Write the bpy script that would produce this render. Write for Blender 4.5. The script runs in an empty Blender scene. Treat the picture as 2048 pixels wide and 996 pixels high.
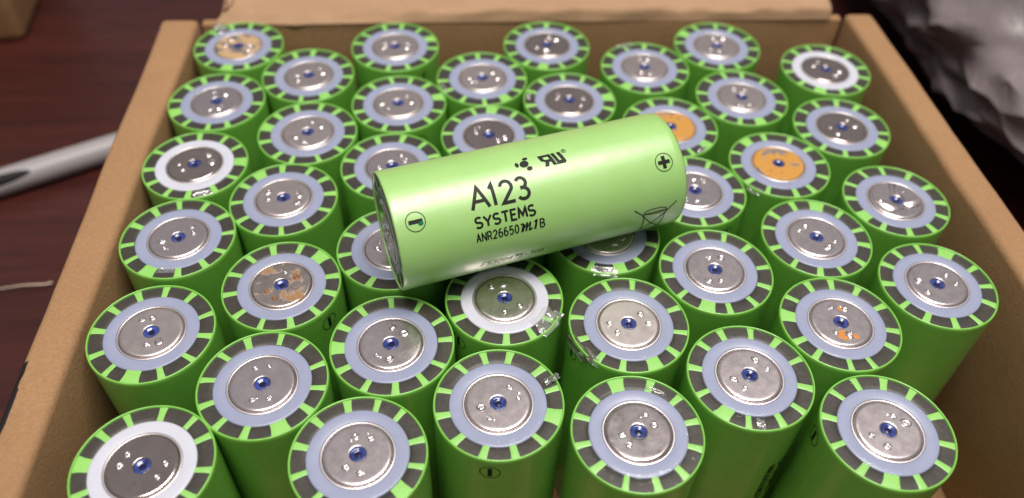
import bpy, bmesh, math, random
from mathutils import Vector, Matrix, noise
from mathutils.geometry import tessellate_polygon

random.seed(7)
sc = bpy.context.scene
col = sc.collection
MM = 0.001
Z0 = 67.4                      # height of the cell tops above the table, mm
R = 13.05                      # cell radius
H = 65.2                       # cell height (sleeve)
FLOOR = 2.2                    # cardboard floor thickness
PI = math.pi

# ------------------------------------------------------------------ camera
cam = bpy.data.cameras.new('camera')
cam_o = bpy.data.objects.new('camera', cam)
col.objects.link(cam_o)
r = Vector((0.99801981, -0.05707015, 0.02644726))
u = Vector((0.02350059, 0.72832839, 0.68482515))
f = Vector((0.05834536, 0.68284754, -0.72822734))
mw = Matrix((r, u, -f)).transposed().to_4x4()
mw.translation = Vector((-20.114, -148.110, 139.271 + Z0)) * MM
cam_o.matrix_world = mw
cam.sensor_width = 36
cam.lens = 36 * 1646.33 / 2048
cam.clip_start = 0.005
cam.clip_end = 20
cam.dof.use_dof = True
cam.dof.focus_distance = 0.172
cam.dof.aperture_fstop = 9.5
sc.camera = cam_o

# ------------------------------------------------------------------ world (dim room light, graded brighter overhead) and lamps
w = bpy.data.worlds.new('World')
sc.world = w
w.use_nodes = True
bg = w.node_tree.nodes['Background']
wt = w.node_tree
tcw = wt.nodes.new('ShaderNodeTexCoord')
sx = wt.nodes.new('ShaderNodeSeparateXYZ')
wt.links.new(tcw.outputs['Generated'], sx.inputs[0])
rw = wt.nodes.new('ShaderNodeValToRGB')           # an ordinary room: pale ceiling, dimmer walls
rw.color_ramp.elements[0].position = 0.10
rw.color_ramp.elements[0].color = (0.080, 0.076, 0.074, 1)
rw.color_ramp.elements[1].position = 0.55
rw.color_ramp.elements[1].color = (0.345, 0.328, 0.332, 1)
wt.links.new(sx.outputs['Z'], rw.inputs[0])
wt.links.new(rw.outputs[0], bg.inputs['Color'])
bg.inputs['Strength'].default_value = 1.0


def area(name, loc, target, sx, sy, power, colour):
    l = bpy.data.lights.new(name, 'AREA')
    l.shape = 'RECTANGLE'
    l.size, l.size_y, l.energy, l.color = sx, sy, power, colour
    o = bpy.data.objects.new(name, l)
    col.objects.link(o)
    o.location = loc
    o.rotation_euler = (Vector(target) - Vector(loc)).to_track_quat('-Z', 'Y').to_euler()
    return o


area('ceiling_lamp', (0.10, -0.10, 1.22), (0, 0, 0.06), 0.95, 0.40, 21.0, (1.0, 0.94, 0.88))
sc.view_settings.view_transform = 'Standard'
sc.view_settings.look = 'None'
sc.view_settings.exposure = 0
sc.view_settings.gamma = 1
sc.view_settings.use_curve_mapping = False
sc.cycles.max_bounces = 10
sc.cycles.diffuse_bounces = 4
sc.cycles.glossy_bounces = 4
sc.cycles.transparent_max_bounces = 8


# ------------------------------------------------------------------ materials
def mat(name, base, rough=0.5, metal=0.0, coat=0.0, coat_rough=0.1, spec=0.5):
    m = bpy.data.materials.new(name)
    m.use_nodes = True
    b = m.node_tree.nodes['Principled BSDF']
    b.inputs['Base Color'].default_value = (*base, 1)
    b.inputs['Roughness'].default_value = rough
    b.inputs['Metallic'].default_value = metal
    b.inputs['Coat Weight'].default_value = coat
    b.inputs['Coat Roughness'].default_value = coat_rough
    b.inputs['Specular IOR Level'].default_value = spec
    return m


class NT:
    def __init__(s, m):
        s.t = m.node_tree
        s.b = s.t.nodes['Principled BSDF']

    def n(s, typ, **kw):
        x = s.t.nodes.new(typ)
        for k, v in kw.items():
            if k in x.inputs:
                x.inputs[k].default_value = v
            else:
                setattr(x, k, v)
        return x

    def l(s, a, b):
        s.t.links.new(a, b)

    def coords(s, scale=(1, 1, 1), rnd=True):
        """object coordinates in mm, shifted per object so copies never share a pattern"""
        tc = s.n('ShaderNodeTexCoord')
        mp = s.n('ShaderNodeMapping')
        mp.inputs['Scale'].default_value = [1000 * q for q in scale]
        s.l(tc.outputs['Object'], mp.inputs['Vector'])
        if not rnd:
            return mp.outputs[0]
        oi = s.n('ShaderNodeObjectInfo')
        cm = s.n('ShaderNodeMath', operation='MULTIPLY')
        cm.inputs[1].default_value = 731.0
        s.l(oi.outputs['Random'], cm.inputs[0])
        va = s.n('ShaderNodeVectorMath', operation='ADD')
        s.l(mp.outputs[0], va.inputs[0])
        s.l(cm.outputs[0], va.inputs[1])
        return va.outputs[0]

    def noise(s, vec, scale, detail=3, rough=0.55, dist=0.0):
        x = s.n('ShaderNodeTexNoise')
        x.inputs['Scale'].default_value = scale
        x.inputs['Detail'].default_value = detail
        x.inputs['Roughness'].default_value = rough
        x.inputs['Distortion'].default_value = dist
        s.l(vec, x.inputs['Vector'])
        return x.outputs['Fac']

    def ramp(s, fac, stops):
        x = s.n('ShaderNodeValToRGB')
        e = x.color_ramp.elements
        while len(e) < len(stops):
            e.new(0.5)
        for q, (p, c) in zip(e, stops):
            q.position = p
            q.color = (c, c, c, 1) if isinstance(c, (int, float)) else (*c, 1)
        s.l(fac, x.inputs[0])
        return x.outputs[0]

    def mix(s, fac, a, b, mode='MIX'):
        x = s.n('ShaderNodeMix', data_type='RGBA', blend_type=mode)
        for sock, v in ((x.inputs[0], fac), (x.inputs[6], a), (x.inputs[7], b)):
            if isinstance(v, bpy.types.NodeSocket):
                s.l(v, sock)
            elif isinstance(v, (int, float)):
                sock.default_value = v
            else:
                sock.default_value = (*v, 1)
        return x.outputs[2]

    def bump(s, h, strength, dist):
        x = s.n('ShaderNodeBump')
        x.inputs['Strength'].default_value = strength
        x.inputs['Distance'].default_value = dist * MM
        s.l(h, x.inputs['Height'])
        s.l(x.outputs[0], s.b.inputs['Normal'])
        return x

    def set(s, k, v):
        s.l(v, s.b.inputs[k])


M = {}


def green(name, a, b, rough, coat, crough):
    m = mat(name, a, rough, 0, coat, crough, 0.7)
    t = NT(m)
    v = t.coords()
    c = t.mix(t.ramp(t.noise(v, 0.12, 4), [(0.3, 0), (0.75, 1)]), a, b)
    sm = t.ramp(t.noise(v, 0.8, 7, 0.78), [(0.62, 0), (0.8, 1)])          # faint scuffs and grime
    c = t.mix(t.mix(sm, (0, 0, 0), (0.30, 0.30, 0.30)), c, (0.16, 0.20, 0.09))
    t.set('Base Color', c)
    t.set('Roughness', t.ramp(t.noise(v, 0.5, 4), [(0.3, rough - .06), (0.8, rough + .1)]))
    t.bump(t.noise(v, 0.22, 2), 0.12, 0.5)
    return m


M['sleeve'] = green('green_sleeve', (0.172, 0.465, 0.060), (0.195, 0.495, 0.073), 0.38, 0.5, 0.12)
M['sleeve_sheen'] = green('sheen_lightened_green_sleeve', (0.285, 0.53, 0.145), (0.315, 0.555, 0.17), 0.40, 1.0, 0.37)  # same green wrap, paled to put the lying cell's sheen into its colour
M['tab'] = green('green_tab_under_film', (0.225, 0.505, 0.105), (0.26, 0.54, 0.125), 0.45, 0.1, 0.25)


def film_dark():
    m = mat('dark_can_under_film', (0.05, 0.047, 0.040), 0.5, 0.0, 0.12, 0.25)
    t = NT(m)
    v = t.coords()
    c = t.mix(t.noise(v, 0.5, 5, 0.7), (0.014, 0.013, 0.009), (0.050, 0.044, 0.033))
    sp = t.ramp(t.noise(v, 4.0, 2), [(0.72, 0), (0.76, 1)])
    c = t.mix(sp, c, (0.22, 0.21, 0.19))
    t.set('Base Color', c)
    t.bump(t.noise(v, 0.8, 4), 0.25, 0.35)
    return m


M['can'] = film_dark()


def ring(name, a, b):
    m = mat(name, a, 0.45, 0, 0.2, 0.2)
    t = NT(m)
    v = t.coords()
    c = t.mix(t.noise(v, 0.16, 3), a, b)
    sp = t.ramp(t.noise(v, 1.1, 7, 0.8), [(0.63, 0), (0.76, 1)])
    c = t.mix(t.mix(sp, (0, 0, 0), (0.55, 0.55, 0.55)), c, (0.17, 0.165, 0.17))
    t.set('Base Color', c)
    t.set('Roughness', t.ramp(t.noise(v, 0.4, 4), [(0.3, .3), (0.8, .5)]))
    t.bump(t.noise(v, 0.35, 2), 0.15, 0.4)
    return m


M['ring_blue'] = ring('bluish_insulator', (0.235, 0.262, 0.375), (0.27, 0.297, 0.415))
M['ring_white'] = ring('white_insulator', (0.47, 0.48, 0.56), (0.53, 0.54, 0.61))

M['ring_shaded'] = ring('shaded_grey_insulator', (0.10, 0.105, 0.11), (0.14, 0.145, 0.15))  # darkened colour: painted shade on the lying cell's end, turned from the lamp


def nickel(name, a, b, rough, stain=None, cover=0.0, seed=0.0, smudge=0.35):
    """worn nickel; stain = colour of a matt deposit that covers a share of the cap"""
    m = mat(name, a, rough, 1.0)
    t = NT(m)
    v = t.coords()
    big = t.noise(v, 0.22, 4, 0.6)
    fine = t.noise(v, 1.4, 6, 0.72, 0.6)
    c = t.mix(t.ramp(big, [(0.3, 0), (0.72, 1)]), a, b)
    dk = t.ramp(t.noise(v, 0.75, 5, 0.62, 0.8), [(0.52, 0), (0.75, 1)])
    dk2 = t.mix(1.0, dk, t.ramp(t.noise(v, 0.30, 2), [(0.5, 0), (0.62, 1)]), 'MULTIPLY')
    c = t.mix(t.mix(dk2, (0, 0, 0), (smudge,) * 3), c, (0.10, 0.085, 0.08))
    vs = t.coords((0.35, 5.0, 1))
    scr = t.ramp(t.noise(vs, 1.0, 3, 0.6, 0.3), [(0.68, 0), (0.74, 1)])
    c = t.mix(t.mix(scr, (0, 0, 0), (0.10,) * 3), c, (0.85, 0.80, 0.78))
    rg = t.ramp(t.noise(v, 0.5, 4, 0.6), [(0.3, max(0.08, rough - .03)), (0.8, rough + .05)])
    met = None
    if stain:
        k = t.ramp(t.noise(v, 0.26, 5, 0.62, 0.5), [(1 - cover - .035, 0), (1 - cover + .035, 1)])
        sc_ = t.mix(t.noise(v, 0.9, 4, .7), stain[0], stain[1])
        c = t.mix(k, c, sc_)
        rg = t.mix(k, rg, (0.62,) * 3)
        met = t.mix(k, (1, 1, 1), (0, 0, 0))
        t.set('Metallic', met)
    t.set('Base Color', c)
    t.set('Roughness', rg)
    t.bump(t.noise(v, 0.3, 2), 0.05, 0.16)
    return m


M['nickel'] = nickel('worn_nickel', (0.70, 0.63, 0.64), (0.67, 0.60, 0.61), 0.26, smudge=.16)
M['nickel_dull'] = nickel('dull_nickel', (0.66, 0.59, 0.57), (0.70, 0.63, 0.61), 0.33, smudge=.10)
M['nickel_dark'] = nickel('shiny_nickel_dark_reflection', (0.45, 0.385, 0.36), (0.52, 0.45, 0.425), 0.16, smudge=.3)  # shinier caps; the lowered base also paints in the dim surroundings they mirror
M['nickel_rim'] = nickel('nickel_rim', (0.60, 0.54, 0.54), (0.56, 0.50, 0.50), 0.26, smudge=0.05)
M['nickel_rim'] = mat('plain_nickel_rim', (0.74, 0.69, 0.695), 0.38, 1.0)
M['nickel_scratched'] = nickel('scratched_nickel', (0.60, 0.535, 0.535), (0.40, 0.36, 0.36), 0.22, smudge=.75)
M['orange'] = nickel('orange_coated_nickel', (0.48, 0.42, 0.40), (0.40, 0.36, 0.35), 0.35,
                     ((0.42, 0.195, 0.027), (0.50, 0.25, 0.045)), 0.60)
M['ochre'] = nickel('ochre_stained_nickel', (0.62, 0.56, 0.52), (0.55, 0.49, 0.45), 0.30,
                    ((0.42, 0.31, 0.18), (0.46, 0.25, 0.085)), 0.52)
M['rusty'] = nickel('rust_stained_nickel', (0.58, 0.51, 0.47), (0.46, 0.40, 0.37), 0.30,
                    ((0.17, 0.075, 0.030), (0.36, 0.22, 0.095)), 0.43)
M['weld'] = mat('weld_spatter', (0.70, 0.65, 0.645), 0.27, 1.0)
M['rust_spot'] = mat('orange_rust', (0.62, 0.20, 0.030), 0.6)
M['orange_mark'] = mat('orange_pit', (0.24, 0.095, 0.02), 0.6)
M['rust_brown'] = mat('brown_rust', (0.22, 0.095, 0.035), 0.5, 0.3)
_t = NT(M['rust_spot'])
_t.set('Base Color', _t.mix(_t.noise(_t.coords(), 1.5, 4), (0.36, 0.13, 0.025), (0.62, 0.24, 0.045)))


def vent_mat():
    m = mat('blue_vent_plastic', (0.020, 0.035, 0.20), 0.16, 0, 0.6, 0.06)
    t = NT(m)
    c = t.mix(t.ramp(t.noise(t.coords(), 0.9, 3), [(0.35, 0), (0.7, 1)]), (0.014, 0.018, 0.095), (0.035, 0.070, 0.30))
    t.set('Base Color', c)
    return m


M['vent'] = vent_mat()
M['vent_dark'] = mat('dark_blue_pit', (0.006, 0.007, 0.045), 0.2)
M['ink'] = mat('black_print', (0.009, 0.011, 0.008), 0.5, spec=0.25)
M['ink_grey'] = mat('faint_grey_print', (0.045, 0.065, 0.03), 0.5)
M['ink_green'] = mat('green_ink_dot', (0.0, 0.12, 0.06), 0.3)


def film(name, gloss, dif, rough):
    m = bpy.data.materials.new(name)
    m.use_nodes = True
    t = m.node_tree
    b = t.nodes['Principled BSDF']
    b.inputs['Base Color'].default_value = (0.72, 0.76, 0.70, 1)
    b.inputs['Roughness'].default_value = 0.3
    gl = t.nodes.new('ShaderNodeBsdfGlossy')
    gl.inputs['Roughness'].default_value = rough
    tr = t.nodes.new('ShaderNodeBsdfTransparent')
    fr = t.nodes.new('ShaderNodeFresnel')
    fr.inputs['IOR'].default_value = 1.5
    k = t.nodes.new('ShaderNodeMath')
    k.operation = 'MULTIPLY'
    k.use_clamp = True
    k.inputs[1].default_value = gloss
    t.links.new(fr.outputs[0], k.inputs[0])
    m1 = t.nodes.new('ShaderNodeMixShader')
    m1.inputs[0].default_value = dif
    t.links.new(tr.outputs[0], m1.inputs[1])
    t.links.new(b.outputs[0], m1.inputs[2])
    m2 = t.nodes.new('ShaderNodeMixShader')
    t.links.new(k.outputs[0], m2.inputs[0])
    t.links.new(m1.outputs[0], m2.inputs[1])
    t.links.new(gl.outputs[0], m2.inputs[2])
    q = NT(m)
    bp = q.n('ShaderNodeBump')
    bp.inputs['Strength'].default_value = 0.35
    bp.inputs['Distance'].default_value = 0.3 * MM
    q.l(q.noise(q.coords(), 0.55, 4, 0.6, 0.8), bp.inputs['Height'])
    q.l(bp.outputs[0], gl.inputs['Normal'])
    t.links.new(m2.outputs[0], t.nodes['Material Output'].inputs[0])
    return m


M['clear'] = film('clear_wrap_film', 0.55, 0.0, 0.07)
M['film'] = film('torn_clear_film', 2.6, 0.16, 0.07)
M['foil'] = nickel('bare_crumpled_metal', (0.60, 0.56, 0.47), (0.16, 0.12, 0.08), 0.2)


def card(name, a, b, speck):
    m = mat(name, a, 0.82, 0, 0, 0.1, 0.25)
    t = NT(m)
    v = t.coords()
    fib = t.noise(t.coords((1.0, 1.3, 1.0)), 1.1, 6, 0.74)
    c = t.mix(t.ramp(fib, [(0.3, 0), (0.75, 1)]), a, b)
    blot = t.noise(v, 0.055, 4, 0.6)
    c = t.mix(t.mix(t.ramp(blot, [(0.35, 0), (0.8, 1)]), (0, 0, 0), (0.35,) * 3), c, [q * .72 for q in a])
    sp = t.ramp(t.noise(v, 2.6, 2), [(0.70, 0), (0.75, 1)])
    c = t.mix(t.mix(sp, (0, 0, 0), (0.5,) * 3), c, speck)
    t.set('Base Color', c)
    t.bump(t.mix(0.4, fib, t.noise(v, 0.18, 5)), 0.8, 0.5)
    return m


M['card'] = card('brown_cardboard', (0.285, 0.158, 0.074), (0.395, 0.232, 0.120), (0.15, 0.080, 0.034))
M['card_lid'] = card('pale_cardboard_lid', (0.36, 0.222, 0.128), (0.43, 0.27, 0.16), (0.30, 0.175, 0.095))
M['card_old'] = card('dull_cardboard', (0.30, 0.165, 0.075), (0.34, 0.19, 0.09), (0.18, 0.10, 0.045))
M['tape'] = mat('black_tape', (0.012, 0.012, 0.013), 0.35)


def wood():
    m = mat('mahogany_laminate', (0.06, 0.013, 0.011), 0.36, 0, 0.04, 0.25, 0.32)
    t = NT(m)
    v = t.coords((0.10, 1.0, 1.0), False)
    g1 = t.noise(v, 0.055, 6, 0.62, 1.4)
    g2 = t.noise(v, 0.60, 4, 0.6, 0.4)
    c = t.mix(t.ramp(g1, [(0.34, 0), (0.66, 1)]), (0.030, 0.0080, 0.0068), (0.066, 0.0150, 0.0112))
    c = t.mix(t.mix(t.ramp(g2, [(0.40, 0), (0.65, 1)]), (0, 0, 0), (0.55,) * 3), c, (0.024, 0.0065, 0.006))
    t.set('Base Color', c)
    t.set('Roughness', t.ramp(g2, [(0.3, 0.32), (0.7, 0.45)]))
    return m


M['wood'] = wood()
M['silver'] = mat('silver_marker_plastic', (0.30, 0.28, 0.285), 0.42, 0.0)
M['black_plastic'] = mat('black_plastic', (0.008, 0.008, 0.009), 0.6, spec=0.2)
M['wire'] = mat('tinned_wire', (0.50, 0.38, 0.30), 0.35, 0.7)


def bagmat():
    m = mat('dark_grey_bag_film', (0.12, 0.10, 0.10), 0.40, 0.0, 0.35, 0.22)
    t = NT(m)
    v = t.coords()
    c = t.mix(t.noise(v, 0.04, 4), (0.145, 0.120, 0.122), (0.25, 0.212, 0.216))
    t.set('Base Color', c)
    t.bump(t.noise(v, 0.07, 3, 0.5, 1.0), 0.3, 4)
    return m


M['bag'] = bagmat()
M['tissue'] = mat('white_tissue', (0.78, 0.74, 0.72), 0.7)


# ------------------------------------------------------------------ mesh helpers (all in mm)
def mesh(name, verts, faces, smooth=True, sharp=None):
    me = bpy.data.meshes.new(name)
    me.from_pydata([(x * MM, y * MM, z * MM) for x, y, z in verts], [], faces)
    me.update()
    if smooth:
        me.polygons.foreach_set('use_smooth', [True] * len(me.polygons))
        if sharp:
            me.set_sharp_from_angle(angle=math.radians(sharp))
    return me


def obj(name, me, m, parent=None, loc=(0, 0, 0), rot=(0, 0, 0)):
    o = bpy.data.objects.new(name, me)
    col.objects.link(o)
    if m is not None:
        if len(me.materials) == 0:
            me.materials.append(m)
            o.material_slots[0].link = 'OBJECT'
            o.material_slots[0].material = m
        else:
            o.material_slots[0].link = 'OBJECT'
            o.material_slots[0].material = m
    o.parent = parent
    o.location = [q * MM for q in loc]
    o.rotation_euler = rot
    return o


def empty(name, loc=(0, 0, 0), rot=(0, 0, 0)):
    o = bpy.data.objects.new(name, None)
    o.empty_display_size = 0.01
    col.objects.link(o)
    o.location = [q * MM for q in loc]
    o.rotation_euler = rot
    return o


def tag(o, label, cat, group=None, kind=None):
    if label:
        o['label'] = label
    if cat:
        o['category'] = cat
    if group:
        o['group'] = group
    if kind:
        o['kind'] = kind
    return o


def lathe(name, prof, n=72, cap0=False, cap1=False, sharp=40, wob=None):
    vs, fs = [], []
    for (rr, z) in prof:
        for i in range(n):
            a = 2 * PI * i / n
            q = rr + (wob(a, rr, z) if wob else 0)
            vs.append((q * math.cos(a), q * math.sin(a), z))
    for k in range(len(prof) - 1):
        for i in range(n):
            j = (i + 1) % n
            fs.append((k * n + i, k * n + j, (k + 1) * n + j, (k + 1) * n + i))
    if cap0:
        fs.append(tuple(reversed(range(n))))
    if cap1:
        fs.append(tuple((len(prof) - 1) * n + i for i in range(n)))
    return mesh(name, vs, fs, True, sharp)


def slab(name, pts, z0, z1, bev=0.6, seg=2):
    """prism over a polygon in x, y with rounded edges"""
    bm = bmesh.new()
    lo = [bm.verts.new((x, y, z0)) for x, y in pts]
    hi = [bm.verts.new((x, y, z1)) for x, y in pts]
    n = len(pts)
    bm.faces.new(list(reversed(lo)))
    bm.faces.new(hi)
    for i in range(n):
        j = (i + 1) % n
        bm.faces.new((lo[i], lo[j], hi[j], hi[i]))
    if bev:
        bmesh.ops.bevel(bm, geom=bm.edges[:], offset=bev, segments=seg, profile=0.5, affect='EDGES')
    bmesh.ops.scale(bm, vec=(MM, MM, MM), verts=bm.verts)
    me = bpy.data.meshes.new(name)
    bm.to_mesh(me)
    bm.free()
    me.polygons.foreach_set('use_smooth', [True] * len(me.polygons))
    me.set_sharp_from_angle(angle=math.radians(50))
    return me


# ------------------------------------------------------------------ the table
tb = obj('table', slab('table', [(-800, -500), (800, -500), (800, 700), (-800, 700)], -25, 0, 2), M['wood'])
tag(tb, 'dark red-brown wooden table top', 'table', kind='structure')

# ------------------------------------------------------------------ the open cardboard box
box = empty('cardboard_box', (0, 0, 0))
tag(box, 'open brown cardboard box holding rows of upright green battery cells', 'box')
ZT = Z0 + 0.6


def wall(name, pts, z0, z1, bev, rip):
    """a folded wall; its long edges are subdivided and wander a little"""
    bm = bmesh.new()
    me = slab(name, pts, z0, z1, bev, 3)
    bm.from_mesh(me)
    for ax in (0, 1):
        ext = [v.co[ax] for v in bm.verts]
        lo, hi = min(ext), max(ext)
        k = int((hi - lo) / 0.006)
        for i in range(1, k):
            no = [0, 0, 0]
            no[ax] = 1
            co = [0, 0, 0]
            co[ax] = lo + (hi - lo) * i / k
            bmesh.ops.bisect_plane(bm, geom=bm.verts[:] + bm.edges[:] + bm.faces[:], plane_co=co, plane_no=no)
    for v in bm.verts:
        p = v.co * 1000
        top = max(0, (p.z - z0) / (z1 - z0))
        d = noise.noise_vector(p * 0.022) * rip + noise.noise_vector(p * 0.09) * rip * 0.25
        d.z *= 0.6
        v.co += d * top * top * MM
    bm.to_mesh(me)
    bm.free()
    me.polygons.foreach_set('use_smooth', [True] * len(me.polygons))
    me.set_sharp_from_angle(angle=math.radians(60))
    return me


obj('floor_panel', slab('floor_panel', [(-108, -95), (112, -95), (112, 82), (-108, 82)], 0.2, FLOOR - .05, 0.3), M['card'], box)
obj('side_wall', wall('side_wall', [(-108.0, -100), (-99.8, -100), (-100.3, 82.8), (-111.6, 82.8)], 0.3, ZT, 1.7, 0.8), M['card'], box)
obj('side_wall', wall('side_wall', [(109.2, -100), (118.4, -100), (113.4, 82.8), (104.4, 82.8)], 0.3, ZT, 1.7, 0.8), M['card'], box)
obj('back_wall', wall('back_wall', [(-99.6, 81.6), (103.8, 81.6), (103.8, 84.8), (-99.6, 84.8)], 0.3, ZT - 1.6, 0.6, 0.4), M['card'], box)
obj('front_wall', wall('front_wall', [(-99.2, -99.4), (108.6, -99.4), (108.6, -95.6), (-99.2, -95.6)], 0.3, ZT - 1, 0.8, 0.4), M['card'], box)
# black tape along the outer top edge of one side wall
tp = []
tf = []
for i in range(22):
    y = -46 - i * 2.4
    xo = -108.0 - (y + 100) / 182.8 * 3.6
    ragged = 0.4 * noise.noise((y * .5, 0, 3))
    for (dx, z) in ((1.5 + ragged, ZT + 0.22), (0.6, ZT + 0.05), (-0.2, ZT - 0.7), (-0.5, ZT - 2.4), (-0.3, ZT - 14)):
        tp.append((xo + dx, y, z))
for i in range(21):
    for k in range(4):
        a = i * 5 + k
        tf.append((a, a + 1, a + 6, a + 5))
o = obj('tape_strip', mesh('tape_strip', tp, tf), M['tape'], box)
o['label'] = 'black tape on the outer edge of the side wall'

# lid: bent up at the hinge, then lying back, rumpled along the fold
vs, fs = [], []
nx, ny = 150, 46
x0, x1 = -95.0, 99.6
for j in range(ny + 1):
    s = (j / ny) ** 1.7 * 118
    for i in range(nx + 1):
        t = i / nx
        x = x0 + (x1 - x0) * t
        fold = 3.6 + 1.6 * noise.noise((x * .035, 1.7, 0)) + 0.8 * noise.noise((x * .11, 7, 0))
        left = 1 / (1 + math.exp((x + 42) / 9))
        rise = math.radians(74) * (1 - .75 * left)
        lay = math.radians(13)
        a = min(s, fold)
        b = max(0, s - fold)
        y = 81.4 + a * math.cos(rise) + b * math.cos(lay)
        z = ZT - 1.5 + a * math.sin(rise) + b * math.sin(lay)
        k = min(1, s / 2.5)
        z += k * (1.3 * noise.noise((x * .05, s * .12, 2)) + 0.55 * noise.noise((x * .16, s * .3, 5)))
        y += k * 0.7 * noise.noise((x * .07, s * .1, 9))
        if i == 0 and s > 1.5:
            x += min(4.5, (s - 1.5) * 1.1)
        vs.append((x, y, z))
for j in range(ny):
    for i in range(nx):
        a = j * (nx + 1) + i
        fs.append((a, a + 1, a + nx + 2, a + nx + 1))
lid = obj('lid_flap', mesh('lid_flap', vs, fs), M['card_lid'], box)
lid['label'] = 'rumpled lid flap folded back'
so = lid.modifiers.new('thickness', 'SOLIDIFY')
so.thickness = 1.6 * MM
so.offset = -1

# ------------------------------------------------------------------ cell meshes
sleeve_prof = [(11.2, 0.5), (12.5, 0.15), (R - .1, 0.5), (R - .03, 2), (R - .08, 22), (R - .04, 44), (R - .03, 62.9),
               (R + .02, 63.9), (R + .03, 64.45), (R - .03, 64.85), (R - .12, 65.07), (R - .25, 65.14), (R - .38, 65.08), (R - .46, 64.9), (R - .5, 64.6)]
ME = {}
ME['sleeve'] = lathe('sleeve', sleeve_prof, 96, cap0=True, sharp=None)
ME['can'] = lathe('can_end', [(9.3, 64.3), (9.6, 64.62), (10.6, 64.72), (11.9, 64.74), (R - .34, 64.7)], 72, sharp=None)
ME['ring'] = lathe('insulator_ring', [(7.12, 64.5), (7.15, 64.84), (7.35, 64.93), (9.3, 64.93), (9.58, 64.9), (9.7, 64.78), (9.72, 64.5)], 72, sharp=None)
ME['rim'] = lathe('cap_rim', [(6.62, 64.5), (6.66, 64.9), (6.72, 64.99), (6.82, 65.02), (7.0, 65.01), (7.12, 64.95), (7.18, 64.6)], 72, sharp=None)
ME['cap'] = lathe('terminal_cap', [(1.50, 64.3), (1.55, 65.1), (1.60, 65.2), (1.72, 65.26), (1.86, 65.27), (2.1, 65.27), (5.5, 65.27), (5.9, 65.27), (6.12, 65.25), (6.32, 65.18), (6.46, 65.06), (6.54, 64.9), (6.58, 64.5)], 72, sharp=None)
ME['vent'] = lathe('vent_plug', [(1.56, 64.4), (1.56, 65.0), (1.36, 65.05), (1.12, 64.98), (0.9, 64.82), (0.6, 64.74)], 32, sharp=None)
ME['pit'] = lathe('vent_pit', [(0.72, 64.77), (0.5, 64.79), (0.3, 64.84), (0.08, 64.86)], 20, cap1=True, sharp=None)


def sector(name, a_half, r0, r1, skew=0.0, rag=0.0):
    vs, fs = [], []
    n, k = 5, 4
    for j in range(k + 1):
        rr = r0 + (r1 - r0) * j / k
        w_ = a_half * (1 - 0.10 * math.sin(PI * j / k))
        for i in range(n + 1):
            t = -1 + 2 * i / n
            a = math.radians(w_ * t + skew * (1 - j / k))
            ro = rr + (rag * math.sin(t * 5) if j == 0 else 0)
            z = 64.83 + 0.05 * math.sin(PI * j / k) - (0.06 if abs(t) == 1 else 0) - (0.03 if j == k else 0)
            vs.append((ro * math.cos(a), ro * math.sin(a), z))
    for j in range(k):
        for i in range(n):
            a = j * (n + 1) + i
            fs.append((a, a + n + 1, a + n + 2, a + 1))
    return mesh(name, vs, fs)


ME['tabs'] = [sector('tab', 3.7, 9.55, R - .36), sector('tab', 4.1, 9.5, R - .36, 1.0), sector('tab', 3.3, 9.6, R - .36, -1.2)]
ME['wide'] = [sector('tab', 9.3, 9.5, R - .36, 0, .06), sector('tab', 8.4, 9.55, R - .36, 2.0, .05)]


def film_ring(seed):
    """clear wrap shrunk over the end: ragged inner lip, shallow puckers"""
    vs, fs = [], []
    n, rows = 120, [0, .12, .3, .5, .7, .88, 1]
    for j, t in enumerate(rows):
        for i in range(n):
            a = 2 * PI * i / n
            c_, s_ = math.cos(a), math.sin(a)
            lip = 8.85 + .55 * noise.noise((c_ * 2.2, s_ * 2.2, seed * 3.7)) + .12 * noise.noise((c_ * 9, s_ * 9, seed * 1.3))
            rr = lip + (R - .34 - lip) * t
            puck = (.055 * noise.noise((c_ * 9 + seed, s_ * 9, t * .8)) + .07 * noise.noise((c_ * 3, s_ * 3, t * 1.5 + seed))) * math.sin(PI * min(1, .12 + t * .88))
            vs.append((rr * c_, rr * s_, 65.0 + puck + (.05 if j == 0 else 0)))
    for j in range(len(rows) - 1):
        for i in range(n):
            k = (i + 1) % n
            fs.append((j * n + i, (j + 1) * n + i, (j + 1) * n + k, j * n + k))
    return mesh('clear_film', vs, fs)


ME['film'] = [film_ring(i + 1) for i in range(6)]


def blob(seed, rad, hgt, hollow):
    rnd = random.Random(seed)
    vs, fs = [], []
    n = 11
    prof = [(1.0, 0), (0.8, .55), (0.55, 1.0), (0.28, 1 - hollow), (0.0, 1 - 1.3 * hollow)]
    for k, (q, z) in enumerate(prof[:-1]):
        for i in range(n):
            a = 2 * PI * i / n
            w_ = 1 + rnd.uniform(-.22, .22)
            vs.append((q * w_ * rad * math.cos(a), q * w_ * rad * .85 * math.sin(a), hgt * z * rnd.uniform(.6, 1.2) - (0.02 if k == 0 else 0)))
    vs.append((0, 0, hgt * prof[-1][1]))
    for k in range(3):
        for i in range(n):
            j = (i + 1) % n
            fs.append((k * n + i, k * n + j, (k + 1) * n + j, (k + 1) * n + i))
    for i in range(n):
        fs.append((3 * n + i, 3 * n + (i + 1) % n, 4 * n))
    return mesh('weld_mark', vs, fs)


ME['weld'] = [blob(i, 0.68 + .07 * (i % 3), 0.24 + .06 * (i % 2), (0.5, 0.9, 0.2)[i % 3]) for i in range(7)]


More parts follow.
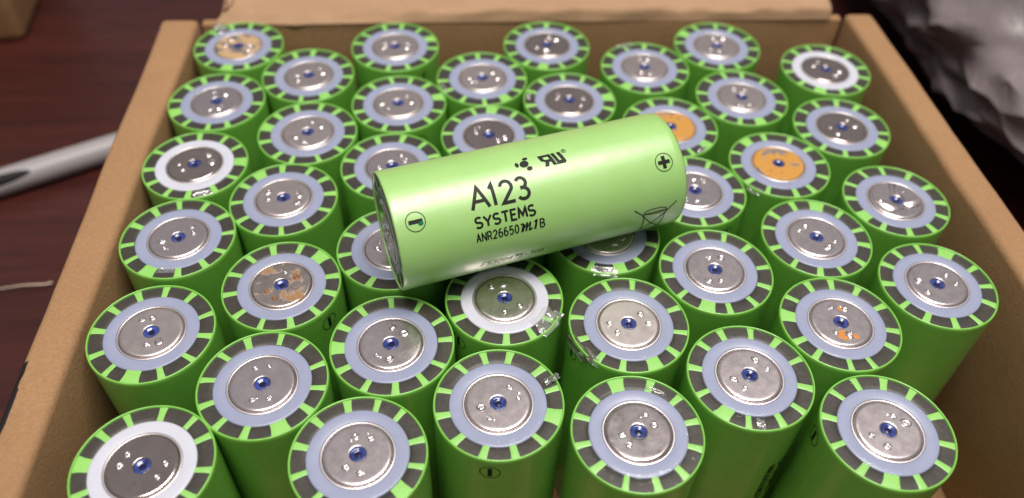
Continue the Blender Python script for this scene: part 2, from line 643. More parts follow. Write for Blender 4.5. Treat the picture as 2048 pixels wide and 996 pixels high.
def crumple(seed, w_, d_, h_, n=14):
    """a small crumpled scrap about w x d x h mm"""
    vs, fs = [], []
    for j in range(n + 1):
        for i in range(n + 1):
            x, y = i / n - .5, j / n - .5
            q = Vector((x * 2.2 + seed * 7.3, y * 2.2, seed * 1.7))
            e = 1 - (2 * max(abs(x), abs(y))) ** 3
            z = noise.noise(q * 1.0) * .6 + abs(noise.noise(q * 1.9)) * .8
            ox = noise.noise(q + Vector((5, 5, 5))) * .22
            oy = noise.noise(q + Vector((9, 2, 5))) * .22
            vs.append(((x + ox) * w_, (y + oy) * d_, .7 * z * h_ * (0.45 + .55 * e)))
    for j in range(n):
        for i in range(n):
            a = j * (n + 1) + i
            fs.append((a, a + 1, a + n + 2, a + n + 1))
    return mesh('torn_film', vs, fs, True, 30)


# ------------------------------------------------------------------ print: strokes wrapped round the sleeve
RP = R + 0.022


def wrap(s, a, lift=0.0):
    """s = distance from the minus end along the axis, a = arc length; local frame: axis = -z from the top"""
    th = a / R
    return ((RP + lift) * math.cos(th), (RP + lift) * math.sin(th), 65.2 - s)


class Print:
    def __init__(p):
        p.v, p.f, p.k = [], [], 0

    def stroke(p, pts, w_, closed=False):
        # resample
        out = []
        n = len(pts)
        for i in range(n if closed else n - 1):
            a, b = pts[i], pts[(i + 1) % n]
            L = math.hypot(b[0] - a[0], b[1] - a[1])
            m = max(1, int(L / 0.35))
            for q in range(m):
                out.append((a[0] + (b[0] - a[0]) * q / m, a[1] + (b[1] - a[1]) * q / m))
        if not closed:
            out.append(pts[-1])
        n = len(out)
        p.k += 1
        lift = 0.0015 * (p.k % 5)
        base = len(p.v)
        for i in range(n):
            a = out[i - 1] if (i > 0 or closed) else None
            c = out[(i + 1) % n] if (i < n - 1 or closed) else None
            b = out[i]
            def un(s, e):
                d = math.hypot(e[0] - s[0], e[1] - s[1]) or 1
                return ((e[0] - s[0]) / d, (e[1] - s[1]) / d)
            d1 = un(a, b) if a else un(b, c)
            d2 = un(b, c) if c else d1
            nx_, ny_ = -(d1[1] + d2[1]), d1[0] + d2[0]
            L = math.hypot(nx_, ny_) or 1
            nx_, ny_ = nx_ / L, ny_ / L
            cs = max(0.45, nx_ * -d1[1] + ny_ * d1[0])
            for sg in (1, -1):
                p.v.append(wrap(b[0] + sg * nx_ * w_ / 2 / cs, b[1] + sg * ny_ * w_ / 2 / cs, lift))
        m = n if closed else n - 1
        for i in range(m):
            j = (i + 1) % n
            p.f.append((base + 2 * i, base + 2 * i + 1, base + 2 * j + 1, base + 2 * j))

    def poly(p, pts):
        tris = tessellate_polygon([[Vector((x, y, 0)) for x, y in pts]])
        bm = bmesh.new()
        vv = [bm.verts.new((x, y, 0)) for x, y in pts]
        for t in tris:
            try:
                bm.faces.new([vv[i] for i in t])
            except ValueError:
                pass
        for _ in range(3):
            es = [e for e in bm.edges if e.calc_length() > 0.5]
            if es:
                bmesh.ops.subdivide_edges(bm, edges=es, cuts=1)
        bmesh.ops.triangulate(bm, faces=bm.faces)
        p.k += 1
        base = len(p.v)
        bm.verts.index_update()
        for v in bm.verts:
            p.v.append(wrap(v.co.x, v.co.y, 0.0015 * (p.k % 5)))
        for f_ in bm.faces:
            p.f.append(tuple(base + v.index for v in f_.verts))
        bm.free()

    def ell(p, s, a, rs, ra, rot=0, n=24):
        c, d = math.cos(rot), math.sin(rot)
        q = [(rs * math.cos(2 * PI * i / n), ra * math.sin(2 * PI * i / n)) for i in range(n)]
        return [(s + x * c - y * d, a + x * d + y * c) for x, y in q]

    def mesh(p, name):
        return mesh(name, p.v, p.f, False)


def arc(cx, cy, rx, ry, a0, a1, n=18):
    return [(cx + rx * math.cos(math.radians(a0 + (a1 - a0) * i / n)), cy + ry * math.sin(math.radians(a0 + (a1 - a0) * i / n))) for i in range(n + 1)]


G = {
    'A': [[(0, 0), (.5, 1), (1, 0)], [(.2, .34), (.8, .34)]],
    '1': [[(.1, .80), (.55, 1), (.55, 0)]],
    '2': [arc(.5, .71, .44, .29, 165, -25) + [(.06, .0), (1, 0)]],
    '3': [arc(.45, .755, .40, .245, 150, -90) + arc(.45, .26, .48, .26, 90, -150)],
    '0': [arc(.5, .5, .46, .5, 90, 450, 28)],
    '4': [[(.78, 0), (.78, 1), (.02, .28), (1, .28)]],
    '5': [[(.92, 1), (.18, 1), (.10, .55)] + arc(.48, .33, .46, .33, 140, -150)],
    '6': [[(.80, .98)] + arc(.52, .5, .48, .5, 80, 180) + arc(.5, .31, .46, .31, 180, 540, 24)],
    '7': [[(0, 1), (1, 1), (.35, 0)]],
    '9': [[(.2, .02)] + arc(.48, .5, .48, .5, -80, 0) + arc(.5, .69, .46, .31, 0, 360, 24)],
    'S': [arc(.5, .745, .44, .255, 35, 265) + arc(.5, .255, .46, .255, 85, -150)],
    'Y': [[(0, 1), (.5, .46), (1, 1)], [(.5, .46), (.5, 0)]],
    'T': [[(0, 1), (1, 1)], [(.5, 1), (.5, 0)]],
    'E': [[(1, 1), (.05, 1), (.05, 0), (1, 0)], [(.05, .53), (.85, .53)]],
    'F': [[(1, 1), (.05, 1), (.05, 0)], [(.05, .53), (.85, .53)]],
    'M': [[(0, 0), (.10, 1), (.5, .25), (.90, 1), (1, 0)]],
    'N': [[(0, 0), (0, 1), (1, 0), (1, 1)]],
    'R': [[(0, 0), (0, 1), (.5, 1)] + arc(.5, .745, .44, .255, 90, -90) + [(0, .49)], [(.5, .49), (1, 0)]],
    'B': [[(0, 0), (0, 1), (.5, 1)] + arc(.5, .765, .38, .235, 90, -90) + arc(.5, .265, .46, .265, 90, -90) + [(0, 0)], [(0, .53), (.5, .53)]],
    '-': [[(.1, .45), (.9, .45)]],
}


def text(p, s, a, chars, h, w_, slant=0.0):
    """chars = list of (glyph, advance start, width) in mm along the axis"""
    for ch, off, gw in chars:
        for st in G[ch]:
            p.stroke([(s + off + x * gw + y * h * slant, a + y * h) for x, y in st], w_)


def run(string, total, gap, wide=None):
    wide = wide or {}
    ws = [wide.get(c, 1.0) for c in string]
    unit = (total - gap * (len(string) - 1)) / sum(ws)
    out, x = [], 0
    for c, q in zip(string, ws):
        out.append((c, x, q * unit))
        x += q * unit + gap
    return out


def mark_minus():
    p = Print()
    p.stroke(p.ell(4.45, 11.0, 2.0, 2.0, n=40), 0.17, True)
    p.stroke([(3.0, 11.0), (5.9, 11.0)], 0.85)
    return p.mesh('minus_mark')


def mark_plus():
    p = Print()
    p.stroke(p.ell(60.1, 11.4, 2.0, 2.0, n=40), 0.17, True)
    p.stroke([(58.7, 11.4), (61.5, 11.4)], 0.85)
    p.stroke([(60.1, 10.0), (60.1, 12.8)], 0.85)
    return p.mesh('plus_mark')


def brand():
    p = Print()
    text(p, 16.4, 10.6, [('A', 0, 3.7), ('1', 4.2, 1.5), ('2', 6.55, 2.75), ('3', 10.1, 2.6)], 4.55, 0.72)
    return p.mesh('brand_lettering')


def systems():
    p = Print()
    text(p, 16.35, 6.78, run('SYSTEMS', 13.0, 0.42, {'M': 1.25, 'E': .85, 'Y': 1.1, 'T': 1.05}), 2.15, 0.46)
    return p.mesh('second_line_lettering')


def model():
    p = Print()
    text(p, 16.15, 3.70, run('ANR26650', 9.15, 0.38), 1.85, 0.29)
    # bold script m
    p.poly([(25.75, 3.62), (26.35, 3.62), (26.75, 5.15), (26.3, 5.65), (25.75, 5.45), (25.85, 5.2), (26.2, 5.3)])
    p.poly([(26.55, 4.6), (27.15, 5.62), (27.5, 5.5), (27.1, 3.65), (26.65, 3.65), (26.98, 4.9), (26.6, 4.3)])
    p.poly([(27.25, 4.6), (27.85, 5.62), (28.2, 5.5), (27.85, 4.05), (28.3, 4.15), (28.45, 3.95), (27.95, 3.6), (27.4, 3.65), (27.68, 4.9), (27.3, 4.3)])
    # bold slanted 1
    p.poly([(28.65, 3.65), (29.15, 3.65), (29.65, 5.75), (29.2, 5.75), (28.75, 5.4), (28.85, 5.2), (29.1, 5.3)])
    text(p, 30.15, 3.70, [('B', 0, .95)], 1.85, 0.29)
    return p.mesh('model_number_lettering')


def date():
    p = Print()
    text(p, 16.9, -4.5, run('FS300475-306', 14.2, 0.34), 1.6, 0.17, 0.25)
    return p.mesh('stamped_date_lettering')


def dots():
    p = Print()
    p.poly(p.ell(29.85, 18.05, 1.0, .85, 0.2))
    p.poly(p.ell(30.45, 19.35, .62, .36, 0.1))
    p.poly(p.ell(28.25, 18.15, .40, .62, 0.1))
    p.poly(p.ell(30.65, 16.72, .62, .52, 0.1))
    return p.mesh('logo_dots')


def recog():
    p = Print()
    # reversed R and U, slanted block letters
    k = 0.12
    def sl(pts):
        return [(33.15 + x - (3.0 - y) * 0 + k * 0 + (-0.28) * (y - 3.0) * -1 * -1, 16.25 + y) for x, y in pts]
    p.poly(sl([(0.0, 3.0), (2.75, 3.0), (2.75, 0), (1.95, 0), (1.95, 1.0), (1.55, 1.0), (.95, 0), (.05, 0), (.75, 1.15), (0, 1.55)]))
    p.poly(sl([(3.0, 3.0), (3.75, 3.0), (3.75, .85), (4.3, .85), (4.3, 3.0), (5.1, 3.0), (5.1, .4), (4.7, 0), (2.75, 0), (2.75, .2), (3.0, .4)]))
    return p.mesh('recognition_mark')


def recog_hole():
    p = Print()
    p.poly([(33.15 + x + (-0.28) * (y - 3.0), 16.25 + y) for x, y in [(.85, 2.35), (1.95, 2.35), (1.95, 1.65), (1.0, 1.65), (.8, 1.85)]])
    return mesh('recognition_mark_counter', [tuple(Vector(v) * 1.0 + Vector((v[0], v[1], 0)).normalized() * 0.012) for v in p.v], p.f, False)


def reg():
    p = Print()
    p.stroke(p.ell(39.2, 19.25, .48, .48, n=24), 0.09, True)
    text(p, 39.03, 19.02, [('R', 0, .34)], .46, 0.09)
    return p.mesh('registered_mark')


def crossed_bin():
    p = Print()
    p.stroke([(52.1, 1.9), (53.9, .3), (56.5, -3.0), (59.5, -6.2), (61.2, -8.2)], 0.24)
    p.stroke([(62.4, 2.0), (60.6, .2), (57.6, -3.2), (54.4, -7.2)], 0.24)
    p.stroke(p.ell(57.3, .45, 2.75, .75, n=30), 0.2, True)
    p.stroke([(54.6, .3), (55.3, -6.6)], 0.2)
    p.stroke([(60.0, .3), (59.4, -6.6)], 0.2)
    p.stroke([(55.3, -6.6), (59.4, -6.6)], 0.2)
    p.stroke([(54.4, .15), (60.2, .15)], 0.2)
    p.stroke(p.ell(59.0, -7.2, .55, .55, n=16), 0.2, True)
    return p.mesh('crossed_bin_symbol')


PR = {k: fn() for k, fn in dict(minus_mark=mark_minus, plus_mark=mark_plus, brand_lettering=brand, second_line_lettering=systems, model_number_lettering=model,
                                stamped_date_lettering=date, logo_dots=dots, recognition_mark=recog, recognition_mark_counter=recog_hole,
                                registered_mark=reg, crossed_bin_symbol=crossed_bin).items()}


# ------------------------------------------------------------------ building a cell
def build_cell(name, wide_deg, weld_deg, capmat='nickel', ringmat='ring_blue', seed=0, nweld=4, rusty_welds=(), loc=(0, 0, 0), rot=(0, 0, 0), tabs=True):
    rnd = random.Random(seed * 13 + 5)
    c = empty(name, loc, rot)
    sl = obj('sleeve', ME['sleeve'], M['sleeve'], c, rot=(0, 0, rnd.uniform(0, 6)))
    obj('can_end', ME['can'], M['can'], c, rot=(0, 0, rnd.uniform(0, 6)))
    off = (rnd.uniform(-.24, .24), rnd.uniform(-.24, .24), 0)
    obj('insulator_ring', ME['ring'], M[ringmat], c, off)
    cap = obj('terminal_cap', ME['cap'], M[capmat], c, off, (0, 0, math.radians(weld_deg)))
    rim = obj('cap_rim', ME['rim'], M['nickel_rim'], c, off)
    vp = obj('vent_plug', ME['vent'], M['vent'], c, off, (0, 0, rnd.uniform(0, 6)))
    obj('vent_pit', ME['pit'], M['vent_dark'], vp)
    for i in range(12):
        a = wide_deg + 30 * i + rnd.uniform(-3.2, 3.2)
        me = rnd.choice(ME['wide'] if i == 0 else ME['tabs'])
        obj('tab', me, M['tab'], c, (rnd.uniform(-.06, .06), rnd.uniform(-.06, .06), rnd.uniform(-.01, .01)), (0, 0, math.radians(a)))
    if tabs:
        obj('clear_film', rnd.choice(ME['film']), M['clear'], c, rot=(0, 0, rnd.uniform(0, 6)))
    k = 0
    for side in (0, 180):
        sp = rnd.uniform(17, 24)
        for d in (-sp, sp):
            a = math.radians(d + side + rnd.uniform(-5, 5))
            rr = rnd.uniform(3.4, 4.3)
            wm = obj('weld_mark', ME['weld'][rnd.randrange(7)], M['rust_brown' if k in rusty_welds else ('orange_mark' if capmat == 'orange' else 'weld')], cap,
                     (rr * math.cos(a), rr * math.sin(a), 65.26), (0, 0, rnd.uniform(0, 6)))
            q = rnd.uniform(.85, 1.4)
            wm.scale = (q * rnd.uniform(.8, 1.25), q, q)
            k += 1
            if capmat == 'orange':
                wm.scale = (.45, .45, .4)
            elif rnd.random() < .35:
                wm = obj('weld_mark', ME['weld'][rnd.randrange(7)], M['weld'], cap,
                         ((rr + rnd.uniform(-.9, .9)) * math.cos(a + .18), (rr + rnd.uniform(-.9, .9)) * math.sin(a + .18), 65.26), (0, 0, rnd.uniform(0, 6)))
                q = rnd.uniform(.35, .6)
                wm.scale = (q, q, q)
    return c


CELLS = {'A0': (-80.15, -70.07, 176, 344), 'A1': (-85.76, -38.74, 265, 291), 'A2': (-86.58, -11.35, 250, 37), 'A3': (-87.57, 14.95, 5, 26),
         'A4': (-86.89, 41.19, 206, 90), 'A5': (-85.55, 67.90, 261, 339), 'B0': (-60.49, -52.45, 293, 97), 'B1': (-60.38, -26.20, 44, 236),
         'B2': (-63.37, 1.16, 126, 171), 'B3': (-61.01, 27.30, 169, 57), 'B4': (-63.66, 53.42, 296, 30), 'C0': (-40.58, -69.71, 317, 79),
         'C1': (-35.24, -43.62, 184, 70), 'C2': (-36.36, -15.63, 338, 351), 'C3': (-38.23, 12.62, 349, 39), 'C4': (-37.45, 38.86, 15, 28),
         'C5': (-39.33, 67.21, 22, 355), 'D0': (-13.90, -59.00, 343, 37), 'D1': (-11.13, -32.39, 29, 114), 'D2': (-11.50, -4.00, 163, 218),
         'D3': (-12.28, 24.65, 85, 148), 'D4': (-14.10, 50.84, 302, 18), 'E0': (12.37, -66.38, 101, 37), 'E1': (14.79, -40.02, 287, 19),
         'E2': (13.50, -13.30, 278, 135), 'E3': (12.00, 13.20, 225, 288), 'E4': (10.24, 39.78, 7, 158), 'E5': (6.51, 67.10, 262, 54),
         'F0': (37.99, -54.62, 226, 39), 'F1': (37.50, -25.18, 245, 81), 'F2': (38.34, 1.06, 209, 246), 'F3': (36.38, 27.23, 318, 62),
         'F4': (34.57, 54.92, 232, 83), 'G0': (61.53, -68.19, 253, 40), 'G1': (61.11, -41.80, 170, 79), 'G2': (63.98, -15.71, 74, 133),
         'G3': (62.83, 10.51, 123, 243), 'G4': (59.53, 39.62, 285, 89), 'G5': (58.66, 65.85, 142, 71), 'H1': (87.64, -31.72, 57, 14),
         'H2': (88.06, -3.97, 205, 17), 'H3': (84.31, 25.91, 318, 29), 'H4': (88.50, 53.16, 246, 315)}
CAP = dict(A0='nickel_dark', A3='nickel_dark', D1='nickel', D3='nickel_dark', E0='nickel_scratched', E4='nickel_dark', E5='nickel_dark', H3='nickel_dark', H4='nickel_dark',
           F3='orange', G3='orange', A5='ochre', B1='rusty', C5='nickel_dull', C4='nickel_dull', D4='nickel_dull', F4='nickel_dull', G5='nickel_dull',
           G4='nickel_dull', B4='nickel_dull', B3='nickel_dull', B2='nickel_dull', A1='nickel_dull', E1='nickel_dull')
WHITE = ('A0', 'A3', 'D1', 'H4')
COLNAME = dict(A='the left wall column', B='the second column from left wall', C='the third column from left wall',
               D='the fourth column from left wall', E='the fourth column from right wall', F='the third column from right wall',
               G='the second column from right wall', H='the right wall column')
ORD = ['frontmost', 'second from front', 'third from front', 'fourth from front', 'fifth from front', 'rearmost']
SPECIAL = {
    'A0': 'green cell with bright white ring and dark cap in the front left corner',
    'A3': 'green cell with bright white ring and dark cap midway along the left wall',
    'A5': 'green cell with ochre-stained cap in the back left corner',
    'B1': 'green cell whose silver cap has brown rust stains around a blue vent',
    'D1': 'green cell with white ring and torn film just in front of the lying cell',
    'E1': 'green cell with burst foil on its front left edge beside torn film',
    'E2': 'green cell in the shadow under the right half of the lying cell',
    'C2': 'green cell half covered by the minus end of the lying cell',
    'F3': 'green cell with orange cap partly hidden behind the plus end of the lying cell',
    'G3': 'green cell with orange cap fully in view near the right wall',
    'G1': 'green cell with two orange rust spots beside the blue vent on its cap',
    'H2': 'green cell with folded nickel strip left on its cap by the right wall',
    'H4': 'green cell with bright white ring in the back right corner',
    'D2': 'green cell hidden beneath the middle of the lying cell',
    'E3': 'green cell hidden behind and beneath the right half of the lying cell',
    'E0': 'green cell with dark scratched cap at the middle of the front edge',
    'D0': 'green cell with circled bar on its side at the front edge',
    'H3': 'green cell with dark shiny cap, second from the back along the right wall',
}
ROOT = {}
rj = random.Random(21)
for i, (k, (x, y, wd, we)) in enumerate(CELLS.items()):
    c = build_cell('battery_cell', wd, we, CAP.get(k, 'nickel'), 'ring_white' if k in WHITE else 'ring_blue', i + 1,
                   rusty_welds=(0, 1, 2) if k == 'B1' else (), loc=(x, y, FLOOR + .05),
                   rot=(math.radians(rj.uniform(-.35, .35)), math.radians(rj.uniform(-.35, .35)), 0))
    if k in SPECIAL:
        lab = SPECIAL[k]
    else:
        cl, rw = k[0], int(k[1])
        n = max(int(q[1]) for q in CELLS if q[0] == cl)
        if cl == 'H':
            rw -= 1
            n -= 1
        pos = 'rearmost' if rw == n else ORD[rw]
        kind = {'nickel_dark': 'dark shiny cap', 'nickel_dull': 'dull grey cap'}.get(CAP.get(k), 'silver cap')
        lab = 'green cell with %s, %s in %s' % (kind, pos, COLNAME[cl])
    tag(c, lab, 'battery cell', 'upright cells packed in the box')
    ROOT[k] = c


def side_print(k, key, deg, m='ink'):
    """turn a printed mark (whose centre sits at arc 11) to the given compass angle"""
    return obj(key, PR[key], M[m], ROOT[k], rot=(0, 0, math.radians(deg) - 11.0 / R))


for k, d in dict(D0=-100, B1=-35, C5=-49, C4=-64, D1=-142, E1=-163, G0=172, F2=-62, A1=-70, H1=-120).items():
    if k not in ('A1', 'H1'):
        side_print(k, 'minus_mark', d)
for k, d in dict(F0=-37).items():
    for key in ('brand_lettering', 'second_line_lettering', 'model_number_lettering', 'logo_dots'):
        side_print(k, key, d)


# ---- torn film, foil, rust spots and the strip left on one cap
def scrap(k, deg, rr, z, w_, d_, h_, m, name='torn_film', tilt=(0, 0), seed=1):
    a = math.radians(deg)
    o = obj(name, crumple(seed, w_, d_, h_), M[m], ROOT[k], (rr * math.cos(a), rr * math.sin(a), z), (tilt[0], tilt[1], a))
    return o


scrap('E1', 207, 12.6, 64.75, 2.4, 7.2, 1.1, 'foil', 'burst_foil', (0, .9), 3)
scrap('E1', 221, 12.5, 64.7, 2.0, 4.8, 1.6, 'film', 'torn_film', (0, .75), 4)
scrap('E1', 203, 13.1, 62.4, 1.2, 5.4, 0.6, 'film', 'torn_film', (0, 1.4), 8)
scrap('D1', 322, 11.0, 65.0, 4.6, 5.2, 0.7, 'film', 'torn_film', (0, .12), 5)
scrap('D1', 331, 12.3, 65.1, 2.2, 3.4, 1.3, 'film', 'torn_film', (0, .5), 6)
scrap('D0', 24, 12.0, 65.3, 3.2, 1.5, 1.5, 'film', 'torn_film', (0, -.2), 7)
scrap('E2', 262, 12.4, 64.95, 2.2, 6.0, 0.8, 'film', 'torn_film', (0, .5), 9)
scrap('A3', 290, 11.9, 65.0, 1.8, 4.6, 0.7, 'film', 'torn_film', (0, .3), 10)
scrap('A2', 268, 10.2, 65.0, 1.6, 4.2, 0.5, 'film', 'torn_film', (0, .2), 11)
scrap('A5', 128, 11.6, 65.3, 3.2, 3.4, 1.4, 'film', 'torn_film', (0, -.3), 12)
scrap('F4', 112, 11.9, 65.2, 1.8, 5.0, 1.4, 'film', 'torn_film', (0, -.3), 13)
scrap('D4', 205, 12.0, 64.95, 1.6, 4.6, 0.8, 'film', 'torn_film', (0, .2), 14)
scrap('G3', 225, 12.9, 64.5, 2.0, 3.6, 0.9, 'film', 'torn_film', (0, .8), 15)
scrap('F0', 266, 11.3, 64.95, 2.2, 1.6, 0.5, 'film', 'torn_film', (0, .1), 16)
scrap('E0', 62, 10.6, 64.98, 1.0, 4.2, 0.5, 'film', 'torn_film', (0, .1), 17)
scrap('E4', 172, 11.6, 65.0, 1.3, 1.8, 0.6, 'film', 'torn_film', (0, .1), 18)
scrap('F3', 305, 12.0, 65.0, 1.6, 3.4, 0.7, 'film', 'torn_film', (0, .2), 19)


def rust(k, deg, rr, rad, seed):
    rnd = random.Random(seed)
    n = 18
    vs = [(0, 0, 0.035)]
    for ring_ in (0.6, 1.0):
        for i in range(n):
            a = 2 * PI * i / n
            q = ring_ * rad * (1 + .22 * noise.noise((math.cos(a) * 1.3, math.sin(a) * 1.3, seed * 3.1)) + rnd.uniform(-.04, .04))
            vs.append((q * math.cos(a), q * math.sin(a), 0.03 if ring_ < 1 else 0.008))
    fs = [(0, 1 + i, 1 + (i + 1) % n) for i in range(n)] + [(1 + i, 1 + n + i, 1 + n + (i + 1) % n, 1 + (i + 1) % n) for i in range(n)]
    a = math.radians(deg)
    o = obj('rust_stain', mesh('rust_stain', vs, fs), M['rust_spot'], ROOT[k], (rr * math.cos(a), rr * math.sin(a), 65.27))
    return o


rust('G1', 260, 3.6, 1.35, 1)
rust('G1', 297, 4.5, 0.7, 2)
rust('G1', 70, 4.0, 0.8, 3)

# bare crescent where the orange deposit has flaked off one cap
cp = [(5.8 * math.cos(math.radians(q)), 5.8 * math.sin(math.radians(q))) for q in range(50, 128, 6)]
cp += [((4.0 - .9 * math.sin(q * .21)) * math.cos(math.radians(q)), (4.0 - .9 * math.sin(q * .21)) * math.sin(math.radians(q))) for q in range(122, 50, -8)]
obj('bare_patch', slab('bare_patch', cp, 65.272, 65.285, 0), M['nickel_dull'], ROOT['G3'])

# strip left on the cap of one cell: a thin folded plate with a cut corner
def plate(left):
    vent_arc = [(1.95 * math.cos(math.radians(q)), 1.95 * math.sin(math.radians(q))) for q in (range(262, 97, -15) if left else range(82, -79, -15))]
    if left:
        rim_arc = [(5.85 * math.cos(math.radians(q)), 5.85 * math.sin(math.radians(q))) for q in range(84, 196, 9)]
        pts = [(-3.2, -4.2), (0.7, -3.5)] + vent_arc + rim_arc
        pts = [(-3.2, -4.2), (0.7, -3.5)] + vent_arc + rim_arc
    else:
        rim_arc = [(5.85 * math.cos(math.radians(q)), 5.85 * math.sin(math.radians(q))) for q in range(-24, 82, 9)]
        pts = [(2.2, -3.3)] + rim_arc + vent_arc
    return slab('nickel_strip', pts, 65.30, 65.44, 0.03, 1)


for left, tl in ((True, (0.012, -0.008, 0)), (False, (-0.010, -0.012, 0))):
    st = obj('nickel_strip', plate(left), M['nickel'], ROOT['H2'], (0, 0, 0), (0, 0, 0))
    st.rotation_euler = tl
    st.location = (-tl[1] * 65.3 * MM, tl[0] * 65.3 * MM, 0.05 * MM)
    st['label'] = 'folded nickel strip still welded to the cap'

# ------------------------------------------------------------------ the cell lying on top
AZ = 0.294276823
d = Vector((math.cos(AZ), math.sin(AZ), 0))
mid = Vector((-5.196, -14.526, Z0 + 13.22))
# local +z (the minus end) points along -d; local x,y chosen so that arc 0 faces the camera and arc grows upward
zax = -d
xax = Vector((math.sin(AZ), -math.cos(AZ), 0))          # toward the camera: angle 0
yax = zax.cross(xax)
if yax.z < 0:
    yax = -yax
rotm = Matrix((xax, yax, zax)).transposed()
loose = build_cell('battery_cell', 20, 60, 'nickel_scratched', 'ring_shaded', 99, tabs=False)
q = rotm.to_4x4()
q.translation = (mid - zax * 32.6) * MM
loose.matrix_world = q
tag(loose, 'loose green battery cell with black lettering lying across the upright cells', 'battery cell')
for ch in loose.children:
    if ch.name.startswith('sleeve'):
        ch.material_slots[0].material = M['sleeve_sheen']
for key in PR:
    mm_ = {'stamped_date_lettering': 'ink_grey', 'recognition_mark_counter': 'sleeve_sheen'}.get(key, 'ink')
    obj(key, PR[key], M[mm_], loose)
gp = Print()
gp.poly(gp.ell(5.45, 10.45, .55, .42, 0.2))
obj('green_ink_dot', mesh('green_ink_dot', [tuple(Vector(v) + Vector((v[0], v[1], 0)).normalized() * 0.015) for v in gp.v], gp.f, False), M['ink_green'], loose)
# the plus end: sleeve folded over a plain can end with a raised button
obj('plus_end', lathe('plus_end', [(12.6, 0.14), (9.5, 0.05), (6.0, 0.0), (5.8, -.35), (5.4, -.45), (0.4, -.45)], 48, cap1=True, sharp=None), M['nickel_rim'], loose)

# ------------------------------------------------------------------ things around the box
# marker pen
pa = Vector((-188.0, 77.0, 0))
pdv = Vector((34.5, 19.0, 0)).normalized()
pen = empty('marker_pen')
tag(pen, 'silver grey marker pen lying on the table left of the box', 'pen')
rp = 4.8
prof = [(0.4, -62), (2.2, -61.6), (3.4, -60), (4.2, -52), (4.6, -40), (rp, -36), (rp, -20), (rp + .05, 0), (rp, 30), (rp - .1, 55), (rp - .3, 66), (rp - .9, 67.4), (0.4, 67.6)]
obj('barrel', lathe('barrel', prof, 48, True, True, 50), M['silver'], pen)
bm = bmesh.new()
bmesh.ops.create_uvsphere(bm, u_segments=32, v_segments=16, radius=1)
gv = []
for v in bm.verts:
    xx, yy, zz = v.co
    th = zz * 0.5
    rr_ = rp - .3 + .75 * max(0, yy)
    gv.append((rr_ * math.cos(th), rr_ * math.sin(th), xx * 17.0))
gf = [tuple(v.index for v in f_.verts) for f_ in bm.faces]
bm.free()
side = -pdv.cross(Vector((0, 0, 1)))
pm = Matrix((side.cross(pdv) * 0 + Vector((0, 0, 1)), Vector((0, 0, 1)).cross(pdv) * -1, pdv)).transposed()
pm = Matrix((Vector((0, 0, 1)), pdv.cross(Vector((0, 0, 1))), pdv)).transposed()
q = pm.to_4x4()
q.translation = (pa + Vector((0, 0, rp + .05))) * MM
pen.matrix_world = q
gp_ = obj('clip_pad', mesh('clip_pad', gv, gf), M['black_plastic'], pen, (0, 0, 0), (0, 0, math.radians(44)))
gp_['label'] = 'black oval pad on the barrel'

# wire end
cv = [(-196, 24, 1.0), (-184, 27.5, 1.2), (-172, 30.5, 2.2), (-162, 32.8, 2.0), (-155.5, 33.9, 1.1), (-153.6, 34.9, .9)]
bz = []
for i in range(len(cv) - 1):
    for t in range(6):
        p0 = Vector(cv[max(0, i - 1)]); p1 = Vector(cv[i]); p2 = Vector(cv[i + 1]); p3 = Vector(cv[min(len(cv) - 1, i + 2)])
        s = t / 6
        bz.append(0.5 * ((2 * p1) + (p2 - p0) * s + (2 * p0 - 5 * p1 + 4 * p2 - p3) * s * s + (3 * p1 - p0 - 3 * p2 + p3) * s ** 3))
bz.append(Vector(cv[-1]))
vs, fs = [], []
for i, p in enumerate(bz):
    t = (bz[min(i + 1, len(bz) - 1)] - bz[max(i - 1, 0)]).normalized()
    a = t.cross(Vector((0, 0, 1))).normalized()
    b = a.cross(t)
    for k in range(8):
        th = 2 * PI * k / 8
        vs.append(tuple(p + (a * math.cos(th) + b * math.sin(th)) * 0.34))
for i in range(len(bz) - 1):
    for k in range(8):
        fs.append((i * 8 + k, i * 8 + (k + 1) % 8, (i + 1) * 8 + (k + 1) % 8, (i + 1) * 8 + k))
fs.append(tuple(range(8)))
fs.append(tuple((len(bz) - 1) * 8 + k for k in reversed(range(8))))
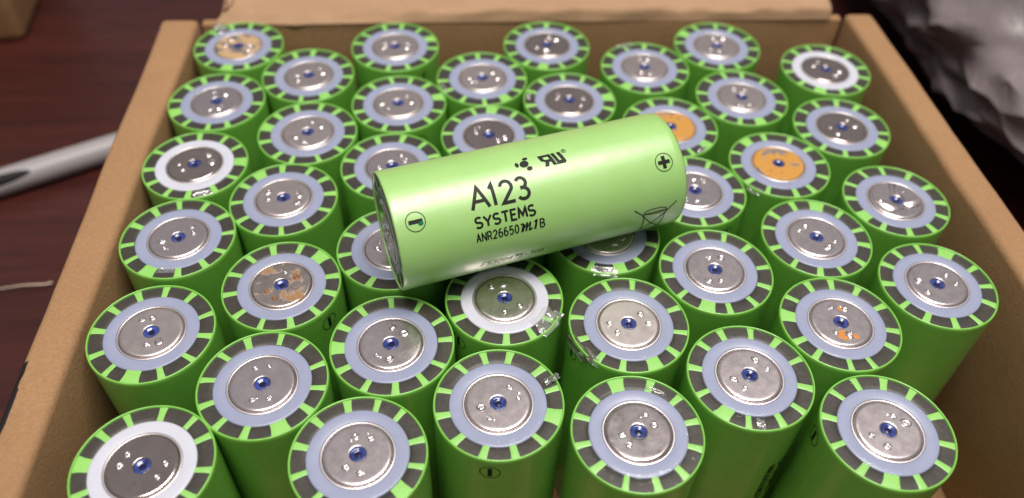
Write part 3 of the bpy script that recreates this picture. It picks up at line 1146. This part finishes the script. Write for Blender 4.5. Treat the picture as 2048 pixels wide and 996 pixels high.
wi = obj('wire_offcut', mesh('wire_offcut', vs, fs), M['wire'])
tag(wi, 'thin bent metal wire lying on the table beside the box', 'wire')

# second carton behind
bx2 = empty('carton', (-210, 178, 0), (0, 0, math.radians(8)))
tag(bx2, 'dull brown cardboard carton standing on the table behind the marker pen', 'box')
obj('carton_body', wall('carton_body', [(-90, 0), (0, 0), (0, 70), (-90, 70)], 0.2, 62, 3.0, 1.5), M['card_old'], bx2)
obj('carton_lid', slab('carton_lid', [(-90.5, -.6), (.6, -.6), (.6, 70.5), (-90.5, 70.5)], 62.6, 64.2, .5), M['card_old'], bx2)

# crumpled bag
bm = bmesh.new()
bmesh.ops.create_icosphere(bm, subdivisions=6, radius=1)
bv = []
for v in bm.verts:
    n_ = v.co.normalized()
    p = n_ * 1.9
    cre = 0
    for k, (fq, am) in enumerate(((1.2, .085), (2.4, .075), (4.6, .028))):
        dd, _ = noise.voronoi(p * fq + Vector((k * 3.3, 1.7, 0)) + noise.noise_vector(p * 1.2) * .5)
        cre += am * (min(1.0, (dd[1] - dd[0]) * 1.3) - .4) * -1
    for fq, am in ((1.7, .30), (3.4, .16)):
        dd, pp = noise.voronoi(p * fq + noise.noise_vector(p * .8) * .35)
        tilt = noise.noise_vector(pp[0] * 7.7)
        cre += am * (p * fq - pp[0]).dot(tilt) * min(1.0, (dd[1] - dd[0]) * 5) / fq
    q_ = 1 + cre + 0.10 * noise.noise(p * .9)
    bv.append((n_.x * 118 * q_, n_.y * 196 * q_, max(-35.5, n_.z * (78 if n_.z > 0 else 36) * q_)))
bf = [tuple(x.index for x in f_.verts) for f_ in bm.faces]
bm.free()
bag = empty('crumpled_bag', (280, 152, 36))
tag(bag, 'crumpled dark grey plastic bag on the table right of the box', 'bag')
obj('bag_film', mesh('bag_film', bv, bf, True, 40), M['bag'], bag)
ti = crumple(31, 30, 26, 12, 30)
o = obj('tissue', ti, M['tissue'], bag, (-88, -60, 50), (math.radians(50), 0, math.radians(-35)))
o['label'] = 'white crumpled tissue sticking out of the bag'
